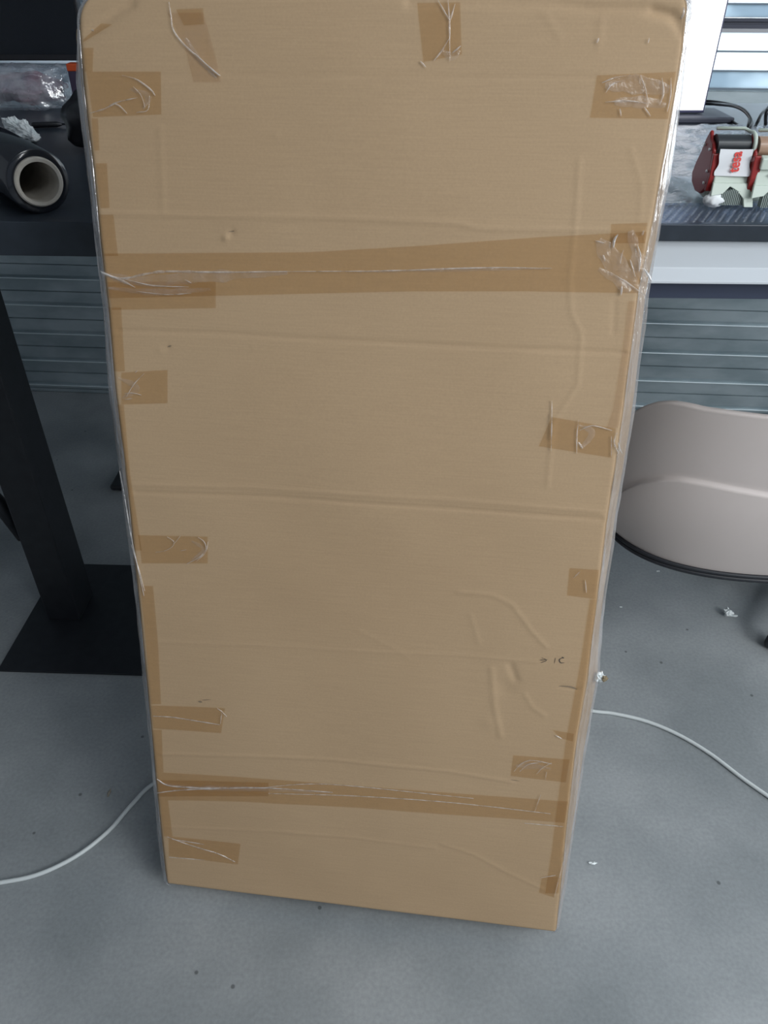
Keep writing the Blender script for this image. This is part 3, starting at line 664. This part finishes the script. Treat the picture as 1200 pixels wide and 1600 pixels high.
# black pouch half hidden by the box
p0 = at_z(153, 222, DZ)
bm = bmesh.new(); rough_lump(bm, (0, 0, .055), .06, 11, 4, .08, 1.6, (.95, 1.9, .95))
for v in bm.verts: v.co.z = max(v.co.z, .001)
o = obj('pouch', bm, m_black, None, smooth=True); o.location = (p0.x + .025, p0.y - .05, DZ); tag(o, 'black soft pouch on the left desk, half hidden by the box', 'pouch')
# clear plastic bag with reddish goods inside, below the dark screen
bl = at_z(-30, 178, DZ); br = at_z(96, 172, DZ); cx, cy = (bl.x + br.x) / 2, br.y + .035
bgr = empty('goods_bag', (cx, cy, DZ)); tag(bgr, 'clear plastic bag of reddish goods on the left desk below the black monitor', 'bag')
hw = (br.x - bl.x) / 2 + .02
def pillow(bm, hw, hd, h, seed, amp):
    t = bmesh.new(); bmesh.ops.create_icosphere(t, subdivisions=5, radius=1); m = {}
    for v in t.verts:
        d = v.co.normalized(); q = Vector([math.copysign(abs(c) ** .55, c) for c in d])
        k = 1 + amp * noise.noise(d * 2.6 + Vector((seed, 0, 0))) + amp * .8 * abs(noise.noise(d * 6 + Vector((0, seed, 0))))
        z = max(.0008, h * .5 + q.z * h * .5 * k); m[v] = bm.verts.new((q.x * hw * k, q.y * hd * k, z))
    for f in t.faces: bm.faces.new([m[v] for v in f.verts])
    t.free()
bm = bmesh.new(); pillow(bm, hw, .07, .092, 3.3, .16); obj('plastic_film', bm, m_bag, bgr, smooth=True)
bm = bmesh.new(); rough_lump(bm, (0, 0, .042), .044, 5, 5, .2, 2, (2.1, .8, .72)); obj('contents', bm, m_pink, bgr, smooth=True)
# dark monitor upper left
yT = 2.24
tl = at_d(-60, 96, yT); tr_ = at_d(138, 95, yT); 
tv = empty('monitor', ((tl.x + tr_.x) / 2, yT, DZ)); tag(tv, 'large switched-off black monitor standing at the back of the left desk', 'monitor')
hwT = .34; xo = tr_.x - tv.location.x
zb_ = tr_.z - DZ
bm = bmesh.new(); box(bm, xo - 2 * hwT, xo, 0, .03, zb_, zb_ + .42); obj('bezel', bm, m_black, tv, bevel=.003)
bm = bmesh.new(); box(bm, xo - 2 * hwT + .008, xo - .008, -.0015, .0, zb_ + .014, zb_ + .41); obj('screen', bm, m_tvscreen, tv)
bm = bmesh.new(); box(bm, xo - .37, xo - .31, .03, .05, .008, zb_ + .2); obj('stand_neck', bm, m_black, tv)
bm = bmesh.new(); box(bm, xo - .44, xo - .24, .0, .10, .0, .008); obj('stand_foot', bm, m_black, tv, bevel=.002)
# orange strip next to the bag
a = at_d(104, 104, 2.12); b = at_d(128, 102, 2.12); w_ = b.x - a.x + .03; hO = a.z - DZ + .006
o = empty('carton', (a.x, 2.12, DZ))
bm = bmesh.new(); box(bm, 0, w_, 0, .03, 0, hO - .016); obj('carton_body', bm, mat('dark_plum_card', (.03, .02, .045), .6), o, bevel=.001)
bm = bmesh.new(); box(bm, -.001, w_ + .001, -.001, .031, hO - .016, hO); obj('lid', bm, m_orange, o, bevel=.002)
tag(o, 'small dark carton with orange-red lid between the goods bag and the box', 'carton')

# ------------------------------------------------------------------ right desk: lit monitor
yM = 2.02
c0 = at_d(1098, 172, yM)
mo = empty('monitor', (c0.x - .28, yM, DZ)); tag(mo, 'monitor with a glowing white screen on the right desk', 'monitor')
z0 = c0.z - DZ
bm = bmesh.new(); box(bm, -.30, .284, 0, .03, z0 - .006, z0 + .36); obj('bezel', bm, mat('monitor_bezel', (.05, .05, .11), .4), mo, bevel=.002)
bm = bmesh.new(); box(bm, -.294, .280, -.0015, 0, z0 + .0, z0 + .354); obj('screen', bm, m_screen, mo)
bm = bmesh.new(); box(bm, -.04, .04, .03, .05, .01, z0 + .2); obj('stand_neck', bm, m_black, mo)
e1 = at_z(1137, 188, DZ)
bm = bmesh.new(); box(bm, -.14, e1.x - mo.location.x, -.045, .09, 0, .012); obj('stand_foot', bm, m_darkframe, mo, bevel=.003)

# cables hanging behind / beside the monitor
def cable(pts, r, name, label, m=m_black, group=None, n=8):
    bm = bmesh.new(); P = catmull(pts, n); z = P[0].copy(); tube(bm, [p - z for p in P], r, 10)
    o = obj(name, bm, m, None, smooth=True); o.location = z; tag(o, label, 'cable', group); return o
G_ = None
cable([at_d(1070, 162, 2.09), at_d(1105, 162, 2.075), at_d(1122, 163, 2.04), at_d(1148, 166, 1.95), at_d(1165, 175, 1.9), at_d(1174, 190, 1.86), at_d(1172, 200, 1.82), at_z(1160, 212, DZ + .004), at_z(1165, 219, DZ + .004)], .0035, 'cable', 'black cable arching off the lit monitor to the desk')
cable([at_d(1060, 160, 2.10), at_d(1100, 158, 2.09), at_d(1125, 160, 2.05), at_d(1155, 167, 1.97), at_d(1170, 180, 1.9), at_d(1169, 196, 1.84), at_z(1168, 203, DZ + .004), at_z(1150, 193, DZ + .004), at_z(1144, 190, DZ + .004)], .003, 'cable', 'thinner black cable under the arching one, curling back on the desk')
cable([at_d(1215, 152, 1.95), at_d(1200, 168, 1.93), at_d(1190, 178, 1.88), at_d(1184, 190, 1.86), at_z(1178, 200, DZ + .004), at_z(1170, 206, DZ + .0065)], .0035, 'cable', 'black cable coming in from the right edge to the desk')
cable([at_d(1212, 160, 1.95), at_d(1198, 176, 1.9), at_z(1196, 196, DZ + .004), at_z(1192, 206, DZ + .004)], .004, 'cable', 'short black cable dropping to the desk at the right edge')
cable([at_z(1107, 193, DZ + .002), at_z(1110, 198, DZ + .008), at_z(1113, 203, DZ + .008)], .0012, 'cable', 'tiny black wire end on the clear plastic sheet')

# clear plastic bag spread on the right desk
p0 = at_z(1010, 322, DZ); p1 = at_z(1010, 200, DZ)
def bagf(a, b):
    x = pR.x - .10 + a * .62; y = p0.y + (p1.y - p0.y) * b
    y += .012 * noise.noise(Vector((a * 6, b, 2)))
    k = noise.noise(Vector((x * 14, y * 14, 1))) * .012 + abs(noise.noise(Vector((x * 38, y * 38, 4)))) * .008
    e = min(1, min(a, 1 - a, b, 1 - b) * 14)
    return Vector((x, y, DZ + .002 + max(0, .006 + k) * e))
bm = bmesh.new(); grid(bm, bagf, 110, 70); o = obj('plastic_bag', bm, m_bag, None, smooth=True); tag(o, 'crinkled clear plastic bag spread under the tape dispensers', 'plastic bag')
bm = bmesh.new(); p0b = at_z(1010, 320, DZ)
V = grid(bm, lambda a, b: bagf(a, b) + Vector((0, 0, .0030 + .007 * max(0, math.sin(a * 9)) * math.sin(math.pi * b))), 60, 40)
obj('bag_top_sheet', bm, m_bag, o, smooth=True)

# bubble wrap strip folded over the front of the right desk
bm = bmesh.new(); fr_y = at_z(1100, 349, DZ); bk_y = at_z(1100, 321, DZ)
x0 = pR.x - .14; x1 = x0 + .62; yf, yb = fr_y.y - .004, bk_y.y
def bub(a, b):
    x = x0 + (x1 - x0) * a; L_ = yb - yf; s = b * (L_ + .012)
    y = yb - s; z = DZ + .003 + .0022 * noise.noise(Vector((x * 20, s * 20, 0)))
    return Vector((x + .01, y - .0, z))
grid(bm, bub, 60, 10)
hexp = .0125; row = 0; y = yf + .004
while y < yb - .003:
    x = x0 + .006 + (hexp / 2 if row % 2 else 0)
    while x < x1 - .004:
        n = 8; rr = .0050
        top_ = bm.verts.new((x, y, DZ + .003 + .0042)); r1_ = [bm.verts.new((x + rr * math.cos(6.283 * k / n), y + rr * math.sin(6.283 * k / n), DZ + .0030)) for k in range(n)]
        r2_ = [bm.verts.new((x + rr * .75 * math.cos(6.283 * k / n), y + rr * .75 * math.sin(6.283 * k / n), DZ + .0058)) for k in range(n)]
        for k in range(n):
            bm.faces.new((r1_[k], r1_[(k + 1) % n], r2_[(k + 1) % n], r2_[k])); bm.faces.new((r2_[k], r2_[(k + 1) % n], top_))
        x += hexp
    y += hexp * .87; row += 1
o = obj('bubble_wrap', bm, m_bubble, None, smooth=True); tag(o, 'strip of bubble wrap along the front edge of the right desk', 'bubble wrap')

# tape dispensers
def dispenser(px, py, rz, label, roll_m, text):
    p = at_z(px, py, DZ + .012); t = empty('tape_dispenser', (p.x, p.y, DZ + .012), rz); tag(t, label, 'tape dispenser', None)
    wd2 = .026
    t.scale = (1, .95, .80)
    def rs(y, z): return (y, z)
    plate = [(.0, .024), (-.004, .05), (.0, .078), (.003, .094), (.012, .104), (.024, .108), (.034, .122), (.043, .110), (.050, .098), (.056, .08), (.070, .056), (.078, .034), (.070, .018), (.045, .008), (.02, .01)]
    bm = bmesh.new(); prism(bm, plate, -wd2 - .006, -wd2); sp_ = obj('side_plate', bm, m_red, t, bevel=.0025)
    for y, z in ((.006, .034), (.004, .056), (.014, .092), (.042, .094)):
        bm = bmesh.new(); tube(bm, [Vector((-wd2 - .0085, y, z)), Vector((-wd2 - .005, y, z))], .0026, 12); obj('screw', bm, m_steel, sp_, smooth=True)
    # red front edge flange of the plate
    bm = bmesh.new(); prism(bm, [(-.006, .022), (-.010, .05), (-.006, .088), (.002, .088), (-.001, .05), (.002, .022)], -wd2 - .006, -wd2 + .006); obj('flange', bm, m_red, sp_, bevel=.001)
    bm = bmesh.new(); tube(bm, [Vector((-wd2, .018, .100)), Vector((wd2 - .003, .018, .100))], .0175, 36); obj('tape_roll', bm, roll_m, t, smooth=False)
    t.children[-1].modifiers.new('es', 'EDGE_SPLIT')
    for q in t.children[-1].data.polygons: q.use_smooth = True
    bm = bmesh.new(); arc = [Vector((wd2, -.002, .082))] + [Vector((wd2 + .001, .018 - .022 * math.cos(a_), .100 + .022 * math.sin(a_))) for a_ in np.linspace(.0, 2.0, 8)] + [Vector((wd2 - .006, .036, .124)), Vector((-wd2 + .004, .036, .124))]
    tube(bm, arc, .0032, 10); obj('guard_bow', bm, m_cream, t, smooth=True)
    # body: curved cream front, splaying to a leg on the right
    bm = bmesh.new(); prism(bm, [(-.006, .076), (-.010, .055), (-.014, .036), (.01, .032), (.03, .036), (.03, .07)], -wd2 + .001, wd2); bd = obj('body', bm, m_cream, t, bevel=.002)
    bm = bmesh.new()
    poly = [(-wd2, .040), (wd2, .040), (wd2 + .004, .030), (wd2 + .010, .020), (wd2 + .012, .0), (wd2 - .002, .0), (wd2 - .004, .014), (.010, .028), (.0, .034), (-.010, .022), (-wd2 - .002, .018)]
    A = [bm.verts.new((x, -.016 - (.04 - z) * .35, z)) for x, z in poly]; B = [bm.verts.new((x, -.010 - (.04 - z) * .35, z)) for x, z in poly]
    bm.faces.new(A); bm.faces.new(B[::-1]); n = len(poly)
    for k in range(n): bm.faces.new((A[k], A[(k + 1) % n], B[(k + 1) % n], B[k]))
    obj('apron', bm, m_cream, t, bevel=.0012)
    bm = bmesh.new()
    for k in range(13):
        x = -.010 + k * .0028; zt_ = .030 - abs(x - .004) * .35
        box(bm, x, x + .0017, -.021, -.014, .001, zt_)
    box(bm, -.011, .026, -.018, -.010, .001, .024); obj('ribbed_grip', bm, m_greyrib, t)
    bm = bmesh.new(); box(bm, -wd2 + .004, wd2 - .004, .02, .06, 0.0, .034); obj('base_block', bm, m_cream, t, bevel=.004)
    if text:
        # tape end stuck down over the front, printed in red
        def fl(a, b):
            x = (-wd2 + .001) + (2 * wd2 - .003) * a; z = .098 - b * .046; y = -.0035 - .006 * b - .002 * math.sin(b * 5 + a * 3)
            x += .0025 * math.sin(b * 9) * (1 if a > .5 else -1) * b
            return Vector((x, y - .005, z))
        bm = bmesh.new(); grid(bm, fl, 10, 16); f_ = obj('tape_end', bm, m_tissuewhite, t, smooth=True)
        cu = bpy.data.curves.new('lettering', 'FONT'); cu.body = text; cu.size = .022; cu.extrude = .0003; cu.align_x = 'CENTER'; cu.align_y = 'CENTER'; cu.offset = .0005
        tmp = bpy.data.objects.new('tmp', cu); C.objects.link(tmp); bpy.context.view_layer.update()
        me = bpy.data.meshes.new_from_object(tmp.evaluated_get(bpy.context.evaluated_depsgraph_get())); bpy.data.objects.remove(tmp)
        lo = link('lettering', me, m_redink, f_); lo.matrix_local = Matrix.Translation((.0005, -.0136, .077)) @ Matrix.Rotation(math.radians(83), 4, 'X') @ Matrix.Rotation(math.radians(90), 4, 'Z')
    else:
        bm = bmesh.new(); prism(bm, [(-.014, .066), (-.014, .086), (-.002, .090), (.01, .070)], -wd2 + .003, wd2 - .002); obj('cutter_guard', bm, m_cream, t, bevel=.002)
        bm = bmesh.new(); box(bm, -.006, .006, -.0155, -.012, .056, .059); obj('slot', bm, m_black, t)
    return t
dispenser(1128, 316, -.03, 'tape dispenser with red side plate and white tape end printed in red letters', mat('black_tape', (.03, .035, .04), .35), 'tesa')
dispenser(1191, 320, -.06, 'red and cream tape dispenser with brown tape at the right picture edge', m_browntape, None)
# white tissue wads on the right desk
p = at_z(1104, 322, DZ); bm = bmesh.new(); rough_lump(bm, (0, 0, .010), .0135, 9.1, 3, .16, 2.6, (1.15, .8, .85))
m_white2 = mat('plain_white_tissue', (.88, .91, .93), .85)
o = obj('tissue_wad', bm, m_white2, smooth=True); o.location = (p.x - .006, p.y - .036, DZ + .009); tag(o, 'small white tissue wad in front of the dispenser with printed tape', 'tissue')
p = at_z(1197, 312, DZ); bm = bmesh.new(); rough_lump(bm, (0, 0, .014), .016, 31, 3, .35, 2.2); o = obj('tissue_wad', bm, m_white); o.location = (p.x - .002, p.y - .035, DZ + .024); tag(o, 'white tissue wad at the right picture edge beside the second dispenser', 'tissue')

# ------------------------------------------------------------------ floor: white cable, crumbs
cp_ = [at_z(*p, .0045) for p in [(-60,1385),(0,1379),(60,1366),(120,1337),(170,1298),(205,1258),(242,1223)]] 
mid = [Vector((-.40, 1.03, .0045)), Vector((-.2, 1.14, .0045)), Vector((.08, 1.20, .0045)), Vector((.34, 1.19, .0045))]
cr_ = [at_z(*p, .0045) for p in [(926,1111),(960,1115),(1010,1127),(1060,1148),(1110,1178),(1160,1216),(1200,1244),(1260,1285)]]
cable(cp_ + mid + cr_, .0043, 'power_cable', 'white cable running across the floor behind the cardboard box', m_cable, n=10)

def crumb(px, py, r, seed, m, label, sc=(1, 1, .5), sub=2):
    p = at_z(px, py, 0); bm = bmesh.new(); rough_lump(bm, (0, 0, r * sc[2]), r, seed, sub, .5, 2.2, sc)
    lo = min(v.co.z for v in bm.verts)
    for v in bm.verts: v.co.z -= lo
    o = obj('paper_scrap', bm, m); o.location = p; tag(o, label, 'scrap')
    return o
crumb(1136, 962, .010, 41, m_white, 'crumpled silvery-white scrap on the floor below the chair', (1, 1, .9), 3)
crumb(1147, 964, .006, 45, m_white, 'sliver of white scrap touching the silvery-white one below the chair', (1.5, .5, .4))
crumb(927, 1350, .0062, 42, m_white, 'white paper chip on the floor right of the box foot', (1.0, .5, .3))
crumb(171, 1240, .0065, 43, mat('dry_leaf', (.3, .27, .22), .8), 'small brown shred on the floor left of the box above the white cable', (.5, 1.1, .3))
crumb(1028, 893, .004, 44, m_white, 'tiny white fleck on the floor just under the chair rim', (1.2, .5, .3))
crumb(970, 949, .003, 46, m_white, 'tiny white fleck on the floor beside the right edge of the box', (1, .8, .3))
